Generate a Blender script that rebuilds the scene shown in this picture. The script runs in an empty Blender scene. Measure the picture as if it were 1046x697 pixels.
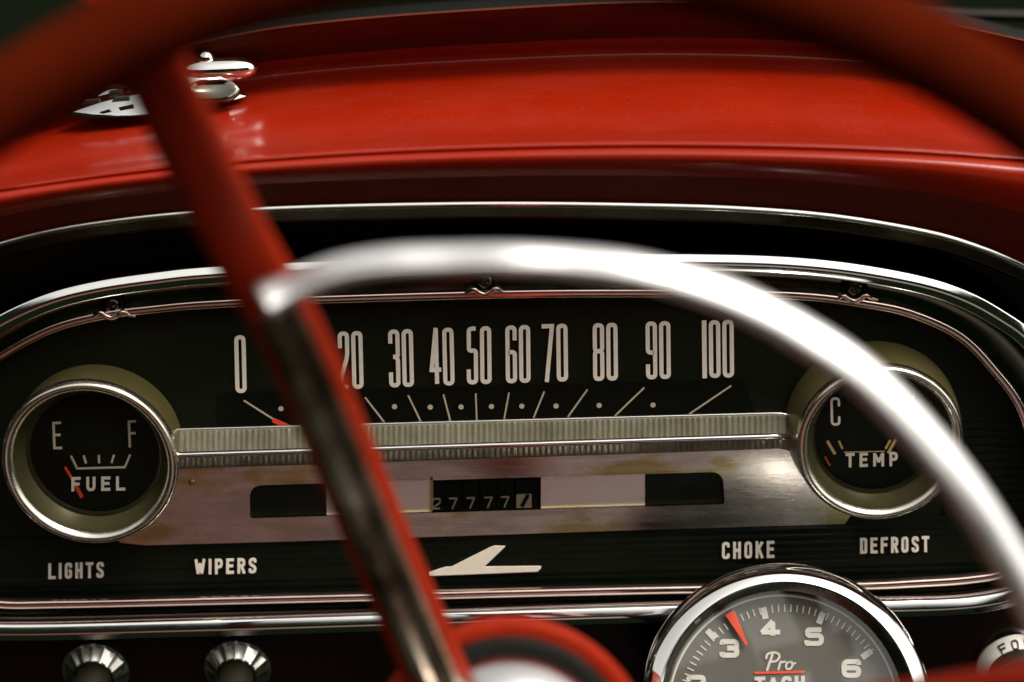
import bpy, math, random
from mathutils import Vector, Matrix
random.seed(7)
PI = math.pi
R = math.radians
sc = bpy.context.scene
COL = sc.collection

# ------------------------------------------------------------------ camera geometry
PITCH = R(20)
D = 0.85                       # metres from the lens to the middle of the instrument panel
S = 0.0004                     # metres per photo pixel at that distance
V = Vector((0, math.cos(PITCH), -math.sin(PITCH)))
U = Vector((0, math.sin(PITCH), math.cos(PITCH)))
X = Vector((1, 0, 0))
CAM = -D * V

def ray(px, py):
    return V + X * ((px - 523) * S / D) + U * ((348.5 - py) * S / D)
def Q(px, py, d):              # point at view depth d
    return CAM + ray(px, py) * d
def P(px, py, Y=0.0):          # point on the upright plane at Y
    r = ray(px, py)
    return CAM + r * ((Y - CAM.y) / r.y)
def PL(px, py, o, n):          # point on any plane
    r = ray(px, py)
    return CAM + r * ((o - CAM).dot(n) / r.dot(n))

cam_d = bpy.data.cameras.new('camera'); cam = bpy.data.objects.new('camera', cam_d); COL.objects.link(cam)
cam.location = CAM; cam.rotation_euler = (PI / 2 - PITCH, 0, 0)
cam_d.sensor_width = 36; cam_d.lens = 36 * D / (1046 * S)
cam_d.clip_start = 0.01; cam_d.clip_end = 200
cam_d.dof.use_dof = True; cam_d.dof.focus_distance = D
cam_d.dof.aperture_fstop = cam_d.lens / 11.5
sc.camera = cam

# ------------------------------------------------------------------ materials
def new_mat(name):
    m = bpy.data.materials.new(name); m.use_nodes = True
    nt = m.node_tree
    return m, nt, nt.nodes['Principled BSDF']
def N(nt, t, **kw):
    n = nt.nodes.new(t)
    for k, v in kw.items(): setattr(n, k, v)
    return n
def noise(nt, scale, detail=4, rough=.6, coord='Object', stretch=None):
    tc = N(nt, 'ShaderNodeTexCoord')
    nz = N(nt, 'ShaderNodeTexNoise'); nz.inputs['Scale'].default_value = scale
    nz.inputs['Detail'].default_value = detail; nz.inputs['Roughness'].default_value = rough
    src = tc.outputs[coord]
    if stretch:
        mp = N(nt, 'ShaderNodeMapping'); mp.inputs['Scale'].default_value = stretch
        nt.links.new(src, mp.inputs[0]); src = mp.outputs[0]
    nt.links.new(src, nz.inputs['Vector'])
    return nz.outputs['Fac']
def ramp(nt, fac, stops):
    r = N(nt, 'ShaderNodeValToRGB')
    el = r.color_ramp.elements
    while len(el) < len(stops): el.new(.5)
    for e, (p, c) in zip(el, stops):
        e.position = p; e.color = (*c, 1) if len(c) == 3 else c
    nt.links.new(fac, r.inputs[0])
    return r.outputs[0]
def g(v): return (v, v, v)
def rough_noise(nt, b, scale, lo, hi, stretch=None, sock='Roughness'):
    f = noise(nt, scale, 5, .65, stretch=stretch)
    nt.links.new(ramp(nt, f, [(.3, g(lo)), (.7, g(hi))]), b.inputs[sock])
def bump(nt, b, scale, dist, strength=.3, stretch=None, sock='Normal'):
    f = noise(nt, scale, 5, .6, stretch=stretch)
    bp = N(nt, 'ShaderNodeBump'); bp.inputs['Distance'].default_value = dist; bp.inputs['Strength'].default_value = strength
    nt.links.new(f, bp.inputs['Height']); nt.links.new(bp.outputs[0], b.inputs[sock])

MAT = {}
def paint(name, c1, c2, rough, coat, scale=40, spec=.5, coat_rough=.06, orange=0.0, dust=None):
    m, nt, b = new_mat(name)
    col = ramp(nt, noise(nt, scale, 5), [(.3, c1), (.7, c2)])
    if dust:               # specks and faint wiped smears lying on the surface
        amt, dc = dust
        sp = ramp(nt, noise(nt, 900, 2, .5), [(.66, g(0)), (.74, g(amt))])
        sm = ramp(nt, noise(nt, 26, 6, .7, stretch=(.5, 1, 2)), [(.45, g(0)), (.85, g(amt * .35))])
        ad = N(nt, 'ShaderNodeMix', data_type='RGBA', blend_type='ADD'); ad.inputs[0].default_value = 1
        nt.links.new(sp, ad.inputs[6]); nt.links.new(sm, ad.inputs[7])
        mx = N(nt, 'ShaderNodeMix', data_type='RGBA'); nt.links.new(ad.outputs[2], mx.inputs[0]); nt.links.new(col, mx.inputs[6])
        mx.inputs[7].default_value = (*dc, 1); col = mx.outputs[2]
    nt.links.new(col, b.inputs['Base Color'])
    rough_noise(nt, b, scale * 1.7, rough * .8, rough * 1.25)
    b.inputs['Coat Weight'].default_value = coat; b.inputs['Coat Roughness'].default_value = coat_rough
    b.inputs['Specular IOR Level'].default_value = spec
    if orange: bump(nt, b, 900, .00003, orange, sock='Coat Normal')
    MAT[name] = m
    return m
def metal(name, stops, scale, r0, r1, rs=60, stretch=None, bmp=None, cst=None):
    m, nt, b = new_mat(name)
    nt.links.new(ramp(nt, noise(nt, scale, 6, .65, stretch=cst), stops), b.inputs['Base Color'])
    b.inputs['Metallic'].default_value = 1
    rough_noise(nt, b, rs, r0, r1, stretch=stretch)
    if bmp: bump(nt, b, *bmp)
    MAT[name] = m
    return m
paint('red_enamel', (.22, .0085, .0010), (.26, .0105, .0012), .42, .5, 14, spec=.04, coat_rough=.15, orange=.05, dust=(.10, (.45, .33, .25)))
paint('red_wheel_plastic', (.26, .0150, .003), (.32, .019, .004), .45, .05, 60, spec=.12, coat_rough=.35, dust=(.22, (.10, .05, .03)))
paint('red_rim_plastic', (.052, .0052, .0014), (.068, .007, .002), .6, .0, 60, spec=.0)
paint('red_enamel_back_shade', (.062, .0105, .002), (.085, .014, .0028), .5, .06, 30, spec=.1, coat_rough=.2)  # red dash enamel darkened to carry the shade at the back
paint('black_enamel', (.0022, .0038, .0018), (.0034, .005, .0026), .38, .06, 30, spec=.14, dust=(.025, (.25, .24, .17)))
paint('shaded_lower_enamel', (.005, .0022, .001), (.008, .0032, .0014), .4, .06, 25, spec=.1, coat_rough=.15)  # red lower-dash paint, its shade put into the colour
paint('dial_black', (.0040, .0056, .0024), (.0056, .0074, .0036), .4, .0, 50, spec=.12, dust=(.05, (.25, .25, .18)))
paint('gauge_black', (.0030, .0044, .0024), (.0042, .0056, .0032), .45, .0, 50, spec=.08, dust=(.04, (.25, .25, .18)))
paint('strip_black', (.0016, .0024, .0012), (.0024, .0032, .0018), .5, .0, 50, spec=.1)
paint('ivory_print', (.72, .65, .56), (.80, .73, .63), .55, 0, 400)
paint('tan_print', (.42, .36, .26), (.50, .43, .31), .6, 0, 400)
paint('amber_print', (.46, .33, .12), (.54, .39, .155), .6, 0, 400)
paint('red_needle', (.60, .05, .012), (.68, .06, .015), .45, 0, 100)
paint('black_rubber', (.012, .014, .011), (.02, .022, .018), .55, 0, 80)
paint('olive_knob', (.012, .011, .005), (.02, .017, .007), .5, .0, 60)
paint('tach_dial', (.085, .083, .072), (.098, .095, .083), .5, 0, 60, spec=.3)
paint('tach_print', (.46, .45, .41), (.54, .52, .475), .55, 0, 300)
paint('odometer_drum', (.002, .0026, .0016), (.003, .0036, .0024), .6, 0, 80, spec=.05)
paint('odometer_print', (.10, .085, .065), (.14, .115, .09), .6, 0, 300)
paint('tenths_drum', (.12, .095, .06), (.16, .13, .085), .55, 0, 80)
paint('white_band', (.62, .60, .55), (.72, .70, .65), .4, .2, 150)
metal('chrome', [(.3, (.80, .80, .80)), (.7, (.86, .855, .85))], 30, .035, .075, 90)
metal('soft_chrome', [(.3, (.68, .67, .67)), (.7, (.76, .75, .745))], 40, .14, .20, 120)
metal('worn_chrome', [(.3, (.72, .68, .62)), (.7, (.82, .79, .74))], 60, .18, .32, 150)
metal('ring_chrome', [(.3, (.80, .79, .80)), (.7, (.88, .87, .875))], 40, .25, .34, 120)
metal('smoked_metal', [(.3, (.020, .017, .011)), (.7, (.034, .027, .018))], 30, .12, .2, 90)
paint('red_enamel_brow_shade', (.13, .0085, .0012), (.16, .0110, .0016), .6, .03, 14, spec=.06, coat_rough=.3, dust=(.04, (.4, .3, .2)))  # shaded copy of the red enamel for the underside of the brow
metal('red_reflection_chrome', [(.3, (.66, .47, .43)), (.7, (.76, .58, .53))], 40, .14, .24, 120)  # chrome with reflected red mixed into its colour
metal('dark_chrome', [(.3, (.11, .115, .09)), (.7, (.16, .16, .13))], 30, .10, .18, 90)
metal('inlay_metal', [(.36, (.22, .15, .11)), (.50, (.50, .40, .31)), (.66, (.80, .72, .62))], 34, .20, .42, 70)
paint('cup_olive', (.045, .042, .016), (.08, .074, .034), .3, .2, 38, coat_rough=.2); MAT['cup_olive'].node_tree.nodes['Principled BSDF'].inputs['Metallic'].default_value = .5
paint('brass_aluminium', (.15, .125, .034), (.21, .18, .08), .34, .2, 38, coat_rough=.3); MAT['brass_aluminium'].node_tree.nodes['Principled BSDF'].inputs['Metallic'].default_value = .45
metal('ring_lip', [(.3, (.66, .62, .52)), (.7, (.80, .77, .69))], 60, .20, .30, 120)
paint('ribbed_aluminium', (.25, .24, .17), (.38, .365, .28), .34, .0, 55); MAT['ribbed_aluminium'].node_tree.nodes['Principled BSDF'].inputs['Metallic'].default_value = .6
metal('worn_plate', [(.40, (.42, .39, .355)), (.50, (.52, .49, .455)), (.57, (.38, .33, .15)), (.67, (.42, .37, .18)), (.73, (.60, .58, .52))],
      15, .17, .34, 100, cst=(.8, 2.3, 1.6), stretch=(.25, 1, 2.5), bmp=(420, .00005, .35, (.2, 1, 3)))
metal('inset_plate', [(.3, (.90, .84, .82)), (.7, (.96, .92, .90))], 60, .36, .5, 110, stretch=(.2, 1, 3), bmp=(500, .00006, .5, (.15, 1, 3)))
metal('brass_edge', [(.3, (.40, .33, .12)), (.7, (.52, .44, .20))], 80, .35, .5)

def glass(name, k=1.0, ior=1.11):
    m = bpy.data.materials.new(name); m.use_nodes = True; nt = m.node_tree
    nt.nodes.remove(nt.nodes['Principled BSDF'])
    out = nt.nodes['Material Output']
    fr = N(nt, 'ShaderNodeFresnel'); fr.inputs['IOR'].default_value = ior
    tr = N(nt, 'ShaderNodeBsdfTransparent'); gl = N(nt, 'ShaderNodeBsdfGlossy'); gl.inputs['Roughness'].default_value = .02
    gl.inputs['Color'].default_value = (k, k, k, 1)
    mx = N(nt, 'ShaderNodeMixShader')
    nt.links.new(fr.outputs[0], mx.inputs[0]); nt.links.new(tr.outputs[0], mx.inputs[1]); nt.links.new(gl.outputs[0], mx.inputs[2])
    nt.links.new(mx.outputs[0], out.inputs[0])
    MAT[name] = m
glass('clear_glass'); glass('tach_glass', 1.0, 1.55)

# ------------------------------------------------------------------ mesh helpers
class MB:
    def __init__(s): s.v = []; s.f = []
    def add(s, vs, fs):
        b = len(s.v); s.v += [Vector(v) for v in vs]; s.f += [tuple(i + b for i in f) for f in fs]
        return s
    def grid(s, rows, closed=False, closed_rows=False):
        n = len(rows[0]); m = len(rows); fs = []
        for i in range(m if closed_rows else m - 1):
            for j in range(n if closed else n - 1):
                a, b = i * n + j, i * n + (j + 1) % n
                c, d = ((i + 1) % m) * n + (j + 1) % n, ((i + 1) % m) * n + j
                fs.append((a, b, c, d))
        s.add([p for r in rows for p in r], fs)
        return s
ROOT = {}
def link(o, parent):
    COL.objects.link(o)
    if parent: o.parent = parent
def build(name, mb, mat, parent=None, ang=40, label=None, loc=None):
    L = ROOT[parent.name] if parent else (Vector(loc) if loc is not None else Vector((0, 0, 0)))
    me = bpy.data.meshes.new(name)
    me.from_pydata([tuple(v - L) for v in mb.v], [], mb.f)
    me.validate()
    import bmesh
    bm = bmesh.new(); bm.from_mesh(me); bmesh.ops.recalc_face_normals(bm, faces=bm.faces); bm.to_mesh(me); bm.free()
    me.polygons.foreach_set('use_smooth', [True] * len(me.polygons))
    me.set_sharp_from_angle(angle=R(ang))
    me.materials.append(MAT[mat])
    o = bpy.data.objects.new(name, me)
    link(o, parent); ROOT[o.name] = L
    if not parent: o.location = L
    if label: o['label'] = label
    return o
def thing(name, label, cat, loc, group=None):
    o = bpy.data.objects.new(name, None); COL.objects.link(o); o.location = loc
    o.empty_display_size = .02
    o['label'] = label; o['category'] = cat
    if group: o['group'] = group
    ROOT[o.name] = Vector(loc)
    return o
def copy_tree(o, parent=None):
    c = o.copy(); COL.objects.link(c)
    if parent: c.parent = parent
    ROOT[c.name] = ROOT[o.name]
    for ch in list(o.children): copy_tree(ch, c)
    return c

def catmull(pts, closed=False, sub=10):
    n = len(pts); out = []
    def gp(i):
        if closed: return pts[i % n]
        if i < 0: return tuple(2 * a - b for a, b in zip(pts[0], pts[1]))
        if i >= n: return tuple(2 * a - b for a, b in zip(pts[-1], pts[-2]))
        return pts[i]
    for i in range(n if closed else n - 1):
        p0, p1, p2, p3 = gp(i - 1), gp(i), gp(i + 1), gp(i + 2)
        for k in range(sub):
            t = k / sub
            out.append(tuple(.5 * (2 * b + (c - a) * t + (2 * a - 5 * b + 4 * c - d) * t * t + (3 * b - a - 3 * c + d) * t ** 3)
                             for a, b, c, d in zip(p0, p1, p2, p3)))
    if not closed: out.append(tuple(pts[-1]))
    return out
def resample(pts, n, closed=False):
    p = [Vector(q) for q in pts]
    if closed: p = p + [p[0]]
    L = [0]
    for a, b in zip(p, p[1:]): L.append(L[-1] + (b - a).length)
    m = n if closed else n - 1
    out = []; j = 0
    for i in range(n):
        t = L[-1] * i / m
        while j < len(p) - 2 and L[j + 1] < t: j += 1
        seg = L[j + 1] - L[j]
        out.append(p[j].lerp(p[j + 1], (t - L[j]) / seg if seg > 1e-12 else 0))
    return out
def interp(tab, x):            # smooth y(x) through a table (Catmull-Rom)
    if x <= tab[0][0]:
        (a, b), (c, d) = tab[0], tab[1]; return b + (x - a) * (d - b) / (c - a)
    if x >= tab[-1][0]:
        (a, b), (c, d) = tab[-2], tab[-1]; return d + (x - c) * (d - b) / (c - a)
    for i in range(len(tab) - 1):
        if tab[i][0] <= x <= tab[i + 1][0]:
            x1, y1 = tab[i]; x2, y2 = tab[i + 1]; h = x2 - x1; t = (x - x1) / h
            m1 = (tab[i + 1][1] - tab[i - 1][1]) / (tab[i + 1][0] - tab[i - 1][0]) if i > 0 else (y2 - y1) / h
            m2 = (tab[i + 2][1] - y1) / (tab[i + 2][0] - x1) if i + 2 < len(tab) else (y2 - y1) / h
            return (2 * t**3 - 3 * t**2 + 1) * y1 + (t**3 - 2 * t**2 + t) * h * m1 + (-2 * t**3 + 3 * t**2) * y2 + (t**3 - t**2) * h * m2

def sweep(path, profile, up, closed=False, prof_closed=True, scale=None, caps=False):
    """profile (a, b): a along side = tangent x up, b along the local up."""
    n = len(path); rows = []
    for i, p in enumerate(path):
        if closed: t = path[(i + 1) % n] - path[i - 1]
        else: t = path[min(i + 1, n - 1)] - path[max(i - 1, 0)]
        t = t.normalized()
        u = up(i) if callable(up) else up
        side = t.cross(u).normalized(); u2 = side.cross(t).normalized()
        k = scale(i / (n - 1)) if scale else 1
        rows.append([p + side * a * k + u2 * b * k for a, b in profile])
    mb = MB(); mb.grid(rows, closed=prof_closed, closed_rows=closed)
    if caps and not closed:
        m = len(profile)
        mb.f.append(tuple(range(m))); mb.f.append(tuple(range((n - 1) * m, n * m)))
    return mb
def circ(r, n=20, sx=1, sy=1): return [(r * sx * math.cos(2 * PI * i / n), r * sy * math.sin(2 * PI * i / n)) for i in range(n)]

def lathe(c, prof, axis=Vector((0, -1, 0)), n=96, mod=None, up=Vector((0, 0, 1)), cap0=False, cap1=False):
    axis = axis.normalized(); e1 = axis.cross(up).normalized(); e2 = e1.cross(axis).normalized()
    rows = []
    for r, h in prof:
        rows.append([c + axis * h + (e1 * math.cos(2 * PI * k / n) + e2 * math.sin(2 * PI * k / n)) * (mod(r, h, k, n) if mod else r) for k in range(n)])
    mb = MB(); mb.grid(rows, closed=True)
    if cap0: mb.f.append(tuple(range(n)))
    if cap1: mb.f.append(tuple(range((len(prof) - 1) * n, len(prof) * n)))
    return mb
def extrude_poly(pts, d):      # pts: world loop, d: offset vector towards the viewer
    n = len(pts); mb = MB()
    mb.add(list(pts) + [p + d for p in pts],
           [tuple(range(n, 2 * n))] + [tuple(range(n))] + [(i, (i + 1) % n, n + (i + 1) % n, n + i) for i in range(n)])
    return mb
def filled(loops, to3d, thick, bevel=0.0):
    """flat plate with holes from 2D loops (pixels) via a filled curve; the first loop is the outline."""
    import bmesh
    from mathutils.geometry import delaunay_2d_cdt
    vs = []; es = []
    for lp in loops:
        b = len(vs); vs += [Vector(p) for p in lp]; es += [(b + i, b + (i + 1) % len(lp)) for i in range(len(lp))]
    r = delaunay_2d_cdt(vs, es, [], 0, 1e-6)
    v2, tris = r[0], r[2]
    def inside(p, lp):
        c = False; n = len(lp)
        for i in range(n):
            (x1, y1), (x2, y2) = lp[i], lp[(i + 1) % n]
            if (y1 > p[1]) != (y2 > p[1]) and p[0] < (x2 - x1) * (p[1] - y1) / (y2 - y1) + x1: c = not c
        return c
    keep = []
    for t in tris:
        m = (v2[t[0]] + v2[t[1]] + v2[t[2]]) / 3
        if inside(m, loops[0]) and not any(inside(m, h) for h in loops[1:]): keep.append(tuple(t))
    mb = MB(); mb.add([to3d(p[0], p[1]) + thick for p in v2], keep)
    for lp in loops:
        n = len(lp)
        mb.add([to3d(*p) for p in lp] + [to3d(*p) + thick for p in lp], [(i, (i + 1) % n, n + (i + 1) % n, n + i) for i in range(n)])
    return mb

# ------------------------------------------------------------------ lettering
def round_poly(pts, r, closed=False, seg=6):
    n = len(pts); out = []
    for i in range(n):
        p = Vector(pts[i])
        if not closed and i in (0, n - 1): out.append(p); continue
        a, b = Vector(pts[i - 1]), Vector(pts[(i + 1) % n])
        da, db = a - p, b - p
        if da.length < 1e-9 or db.length < 1e-9: continue
        k = min(r, da.length * .499, db.length * .499)
        if k < .05: out.append(p); continue
        p1, p2 = p + da.normalized() * k, p + db.normalized() * k
        for j in range(seg + 1):
            t = j / seg
            out.append(p1 * (1 - t) ** 2 + p * 2 * t * (1 - t) + p2 * t * t)
    return out
def stroke(mb, pts, w, to3d, d, closed=False, roundcap=False):
    pts = [Vector(p) for p in pts]; n = len(pts); Lf = []; Rt = []
    ww = w if callable(w) else (lambda t: w)
    for i, p in enumerate(pts):
        if closed: a, b = pts[i - 1], pts[(i + 1) % n]
        else: a, b = pts[max(i - 1, 0)], pts[min(i + 1, n - 1)]
        t1 = (p - a).normalized() if (p - a).length > 1e-9 else (b - p).normalized()
        t2 = (b - p).normalized() if (b - p).length > 1e-9 else t1
        n1, n2 = Vector((-t1.y, t1.x)), Vector((-t2.y, t2.x))
        m = n1 + n2
        m = m.normalized() if m.length > 1e-6 else n1
        k = min(1 / max(m.dot(n1), .35), 1.6)
        h = ww(i / max(n - 1, 1)) / 2 * k
        Lf.append(p + m * h); Rt.append(p - m * h)
    if roundcap and not closed:
        for end in (0, -1):
            c = pts[end]; s_ = Lf[end] - c; hw = s_.length
            t = (pts[1] - pts[0]).normalized() * -1 if end == 0 else (pts[-1] - pts[-2]).normalized()
            ex = []
            for q in (.38, .7, .92): ex.append((c + t * hw * q, math.sqrt(1 - q * q)))
            for c2, kk in (ex if end else ex):
                if end == 0: Lf.insert(0, c2 + s_ * kk); Rt.insert(0, c2 - s_ * kk)
                else: Lf.append(c2 + s_ * kk); Rt.append(c2 - s_ * kk)
    loop_rows = [[to3d(l.x, l.y), to3d(l.x, l.y) + d, to3d(r.x, r.y) + d, to3d(r.x, r.y)] for l, r in zip(Lf, Rt)]
    mb.grid(loop_rows, closed_rows=closed)
    if not closed:
        b = len(mb.v) - 4 * len(loop_rows)
        mb.f.append((b, b + 1, b + 2, b + 3)); e = len(mb.v) - 4; mb.f.append((e, e + 1, e + 2, e + 3))
_Q = 1.0
GL = {
 '0': [([(0,0),(1,0),(1,1),(0,1)], 1)],
 '1': [([(.5,0),(.5,1)], 0)],
 '2': [([(0,.27),(0,0),(1,0),(1,.42),(0,.86),(0,1),(1,1)], 0)],
 '3': [([(0,.22),(0,0),(1,0),(1,.47),(.35,.47)], 0), ([(.7,.475),(1,.52),(1,1),(0,1),(0,.76)], 0)],
 '4': [([(.72,1),(.72,0)], 0), ([(.66,0),(0,.74),(1.05,.74)], 0)],
 '5': [([(1,0),(.05,0),(.05,.42),(1,.40),(1,1),(0,1),(0,.76)], 0)],
 '6': [([(1,.24),(1,0),(0,0),(0,1),(1,1),(1,.46),(.1,.46)], 0)],
 '7': [([(0,0),(1,0),(.4,1)], 0)],
 '8': [([(0,0),(1,0),(1,.485),(0,.485)], 1), ([(0,.485),(1,.485),(1,1),(0,1)], 1)],
 '9': [([(0,.76),(0,1),(1,1),(1,0),(0,0),(0,.54),(.9,.54)], 0)],
 'L': [([(0,0),(0,1),(1,1)], 0)], 'I': [([(.5,0),(.5,1)], 0)],
 'G': [([(1,.27),(1,0),(0,0),(0,1),(1,1),(1,.52),(.55,.52)], 0)],
 'H': [([(0,0),(0,1)], 0), ([(1,0),(1,1)], 0), ([(0,.5),(1,.5)], 0)],
 'T': [([(-.05,0),(1.05,0)], 0), ([(.5,0),(.5,1)], 0)],
 'S': [([(1,.25),(1,0),(0,0),(0,.42),(1,.6),(1,1),(0,1),(0,.75)], 0)],
 'W': [([(0,0),(.25,1),(.5,.25),(.75,1),(1,0)], 0)],
 'P': [([(0,1),(0,0)], 0, 0), ([(0,0),(1,0),(1,.54),(0,.54)], 0)],
 'E': [([(1,0),(0,0),(0,1),(1,1)], 0), ([(0,.48),(.85,.48)], 0)],
 'F': [([(1,0),(0,0),(0,1)], 0), ([(0,.48),(.85,.48)], 0)],
 'R': [([(0,1),(0,0)], 0, 0), ([(0,0),(1,0),(1,.5),(0,.5)], 0), ([(.5,.5),(1,1)], 0)],
 'C': [([(1,.27),(1,0),(0,0),(0,1),(1,1),(1,.73)], 0)],
 'O': [([(0,0),(1,0),(1,1),(0,1)], 1)], 'D': [([(.5,0),(0,0),(0,1),(.5,1)], 0, 0), ([(.45,0),(1,0),(1,1),(.45,1)], 0)],
 'K': [([(0,0),(0,1)], 0), ([(1,0),(0,.58)], 0), ([(.35,.40),(1,1)], 0)],
 'U': [([(0,0),(0,1),(1,1),(1,0)], 0)], 'A': [([(0,1),(.5,0),(1,1)], 0), ([(.2,.66),(.8,.66)], 0)],
 'M': [([(0,1),(0,0),(.5,.7),(1,0),(1,1)], 0)], 'N': [([(0,1),(0,0),(1,1),(1,0)], 0)],
}
SHARP = set('LIHTWEFKMAN147')
def glyph(mb, ch, x0, y0, x1, y1, w, to3d, d, rad=None, slope=0.0, cap=False, lean=0.0):
    """ch in the pixel box; slope = rise of the baseline per pixel, lean shifts the foot sideways"""
    h = w / 2
    def mp(q):
        x = x0 + h + q[0] * (x1 - x0 - w); y = y0 + h + q[1] * (y1 - y0 - w)
        return (x + lean * q[1], y - slope * (x - x0))
    for k, (pl, cl, *ro) in enumerate(GL[ch]):
        r = ro[0] if ro else 0 if ch in SHARP else (rad if rad is not None else (x1 - x0) * .5)
        if r == 0 and not cl and len(pl) > 2 or (r == 0 and ch in 'K'):
            q = [Vector(mp(a)) for a in pl]
            for m in range(len(q) - 1):
                t = (q[m + 1] - q[m]).normalized()
                def ext(i):
                    if i in (0, len(q) - 1): return h if not cap else 0
                    u, v_ = (q[i] - q[i - 1]).normalized(), (q[i + 1] - q[i]).normalized()
                    return h * (1 if abs(u.dot(v_)) < .35 else .35)
                e0 = ext(m) if m else 0; e1_ = ext(m + 1) if m + 1 < len(q) - 1 else 0
                ends = [q[m] - t * e0, q[m + 1] + t * e1_]
                if m == 0 and not cap: ends[0] = q[m] - t * (h if abs(t.y) > .9 or abs(t.x) > .9 else h * .6)
                if m == len(q) - 2 and not cap: ends[1] = q[m + 1] + t * (h if abs(t.y) > .9 or abs(t.x) > .9 else h * .6)
                stroke(mb, ends, w, to3d, d * (1 + .12 * k + .05 * m), False, False)
            continue
        pts = round_poly([mp(q) for q in pl], r, bool(cl))
        if not cl and not cap:
            t0 = (pts[0] - pts[1]).normalized(); t1 = (pts[-1] - pts[-2]).normalized()
            if ch in 'LIHTFE1UPR': pts[0] = pts[0] + t0 * h; pts[-1] = pts[-1] + t1 * h
        stroke(mb, pts, w, to3d, d * (1 + .12 * k), bool(cl), cap and not cl)
def word(text, x0, x1, y0, y1, w, to3d, d, rad=None, slope=0.0, gap=.45, widths={}):
    mb = MB()
    ws = [widths.get(c, {'I': .35, '1': .4, 'W': 1.35, 'M': 1.3}.get(c, 1)) for c in text]
    unit = (x1 - x0) / (sum(ws) + gap * (len(text) - 1))
    x = x0
    for c, cw in zip(text, ws):
        glyph(mb, c, x, y0 - slope * (x - x0), x + cw * unit, y1 - slope * (x - x0), w, to3d, d, rad, slope)
        x += (cw + gap) * unit
    return mb
TOW = Vector((0, -1, 0))
def onY(Y): return lambda x, y: P(x, y, Y)

def facet_prof(k):
    h = [(.0043, -.0030), (.0043, -.0004), (.0041, .0008), (.0037, .00155), (.0034, .00180), (.0030, .00200), (.0012, .00292), (.0008, .00310), (.0004, .0032)]
    return [(a * k, b * k) for a, b in h] + [(-a * k, b * k) for a, b in reversed(h)]
# ================================================================== DASHBOARD
T_TAB = [(-200, 318), (-100, 279), (0, 247), (50, 234), (120, 223), (190, 216), (300, 210.5), (420, 207.5), (530, 206.5), (650, 208), (750, 211), (850, 219), (950, 236), (1000, 251), (1046, 271), (1120, 312), (1250, 400)]
C_TAB = [(-200, 228), (0, 196), (170, 174), (350, 160), (523, 153), (700, 151), (900, 156), (1046, 166), (1250, 190)]
B_TAB = [(-200, 160), (0, 96), (170, 52), (300, 27), (523, 9), (700, 3), (900, 14), (1046, 42), (1250, 90)]
dash = thing('dashboard', 'glossy red car dashboard with a chrome edged rounded brow above a black recess', 'dashboard', P(523, 700, .02))
xs = [-200 + 1450 * i / 90 for i in range(91)]
# brow profile: (fraction of trim->crease, Y) then (fraction of crease->back, Y)
brow = [(-.03, .012), (-.012, -.016), (0.0, -.0205), (.10, -.0246), (.24, -.0310), (.38, -.0368), (.50, -.0410), (.60, -.0438), (.70, -.0460), (.78, -.0472), (.85, -.0476), (.91, -.0471), (.955, -.0456), (.985, -.0436),
        (1.0, -.0426)]
top = [(.012, -.0432), (.028, -.0432), (.040, -.0414), (.058, -.0370), (.075, -.0315), (.09, -.0255), (.13, -.0135), (.22, -.0015), (.30, .0105), (.36, .0205), (.42, .0330), (.47, .0450), (.53, .0580), (.58, .0665), (.62, .0705), (.66, .0720), (.70, .0712), (.76, .0670), (.83, .0600), (.90, .0525), (.96, .0475), (1.0, .0445)]
rows = []
for f, Y in brow: rows.append([P(x, interp(T_TAB, x) * (1 - f) + interp(C_TAB, x) * f, Y) for x in xs])
kb = [k for k, (f, Y) in enumerate(brow) if f <= .50][-1]
build('brow_face', MB().grid(rows[:kb + 1]), 'red_enamel_brow_shade', dash, 89)
rows = rows[kb:]
def toprow(f, Y): return [P(x, interp(C_TAB, x) * (1 - f) + interp(B_TAB, x) * f, Y) for x in xs]
kv = [k for k, (f, Y) in enumerate(top) if f <= .78][-1]
rows += [toprow(*q) for q in top[:kv + 1]]
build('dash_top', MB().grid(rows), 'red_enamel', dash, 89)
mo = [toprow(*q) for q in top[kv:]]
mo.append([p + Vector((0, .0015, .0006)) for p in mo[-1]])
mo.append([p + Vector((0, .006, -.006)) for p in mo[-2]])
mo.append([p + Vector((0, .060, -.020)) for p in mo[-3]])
build('dash_back_shade', MB().grid(mo), 'red_enamel_back_shade', dash, 89)  # back of the dash top, overhang and dark colour put in for shade
# black recessed face
rows = [[P(x, interp(T_TAB, x) * (1 - f) + 700 * f, .0125) for x in xs] for f in (-.012, .2, .5, 1)]
build('face_panel', MB().grid(rows), 'black_enamel', dash)
rows = []
for py, Y in ((622, .0125), (626, .009), (640, .008), (720, .010), (800, .014), (900, .022)):
    rows.append([P(x, py - (x - 523) * .022, Y) for x in xs])
build('lower_panel', MB().grid(rows), 'shaded_lower_enamel', dash)
# chrome bead with a flange along the brow
path = [P(x, interp(T_TAB, x) + 2, -.0225) for x in xs]
mb = sweep(path, facet_prof(.30), Vector((0, -1, 0)))
tr = build('trim_strip', mb, 'chrome', dash, 30)
rows = [[P(x, interp(T_TAB, x) + o, Y) for x in xs] for o, Y in ((3.5, -.0222), (9, -.0195), (15, -.0168), (17, -.0168), (18.5, -.014), (19, .0))]
build('trim_flange', MB().grid(rows), 'smoked_metal', tr, 30)

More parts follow.
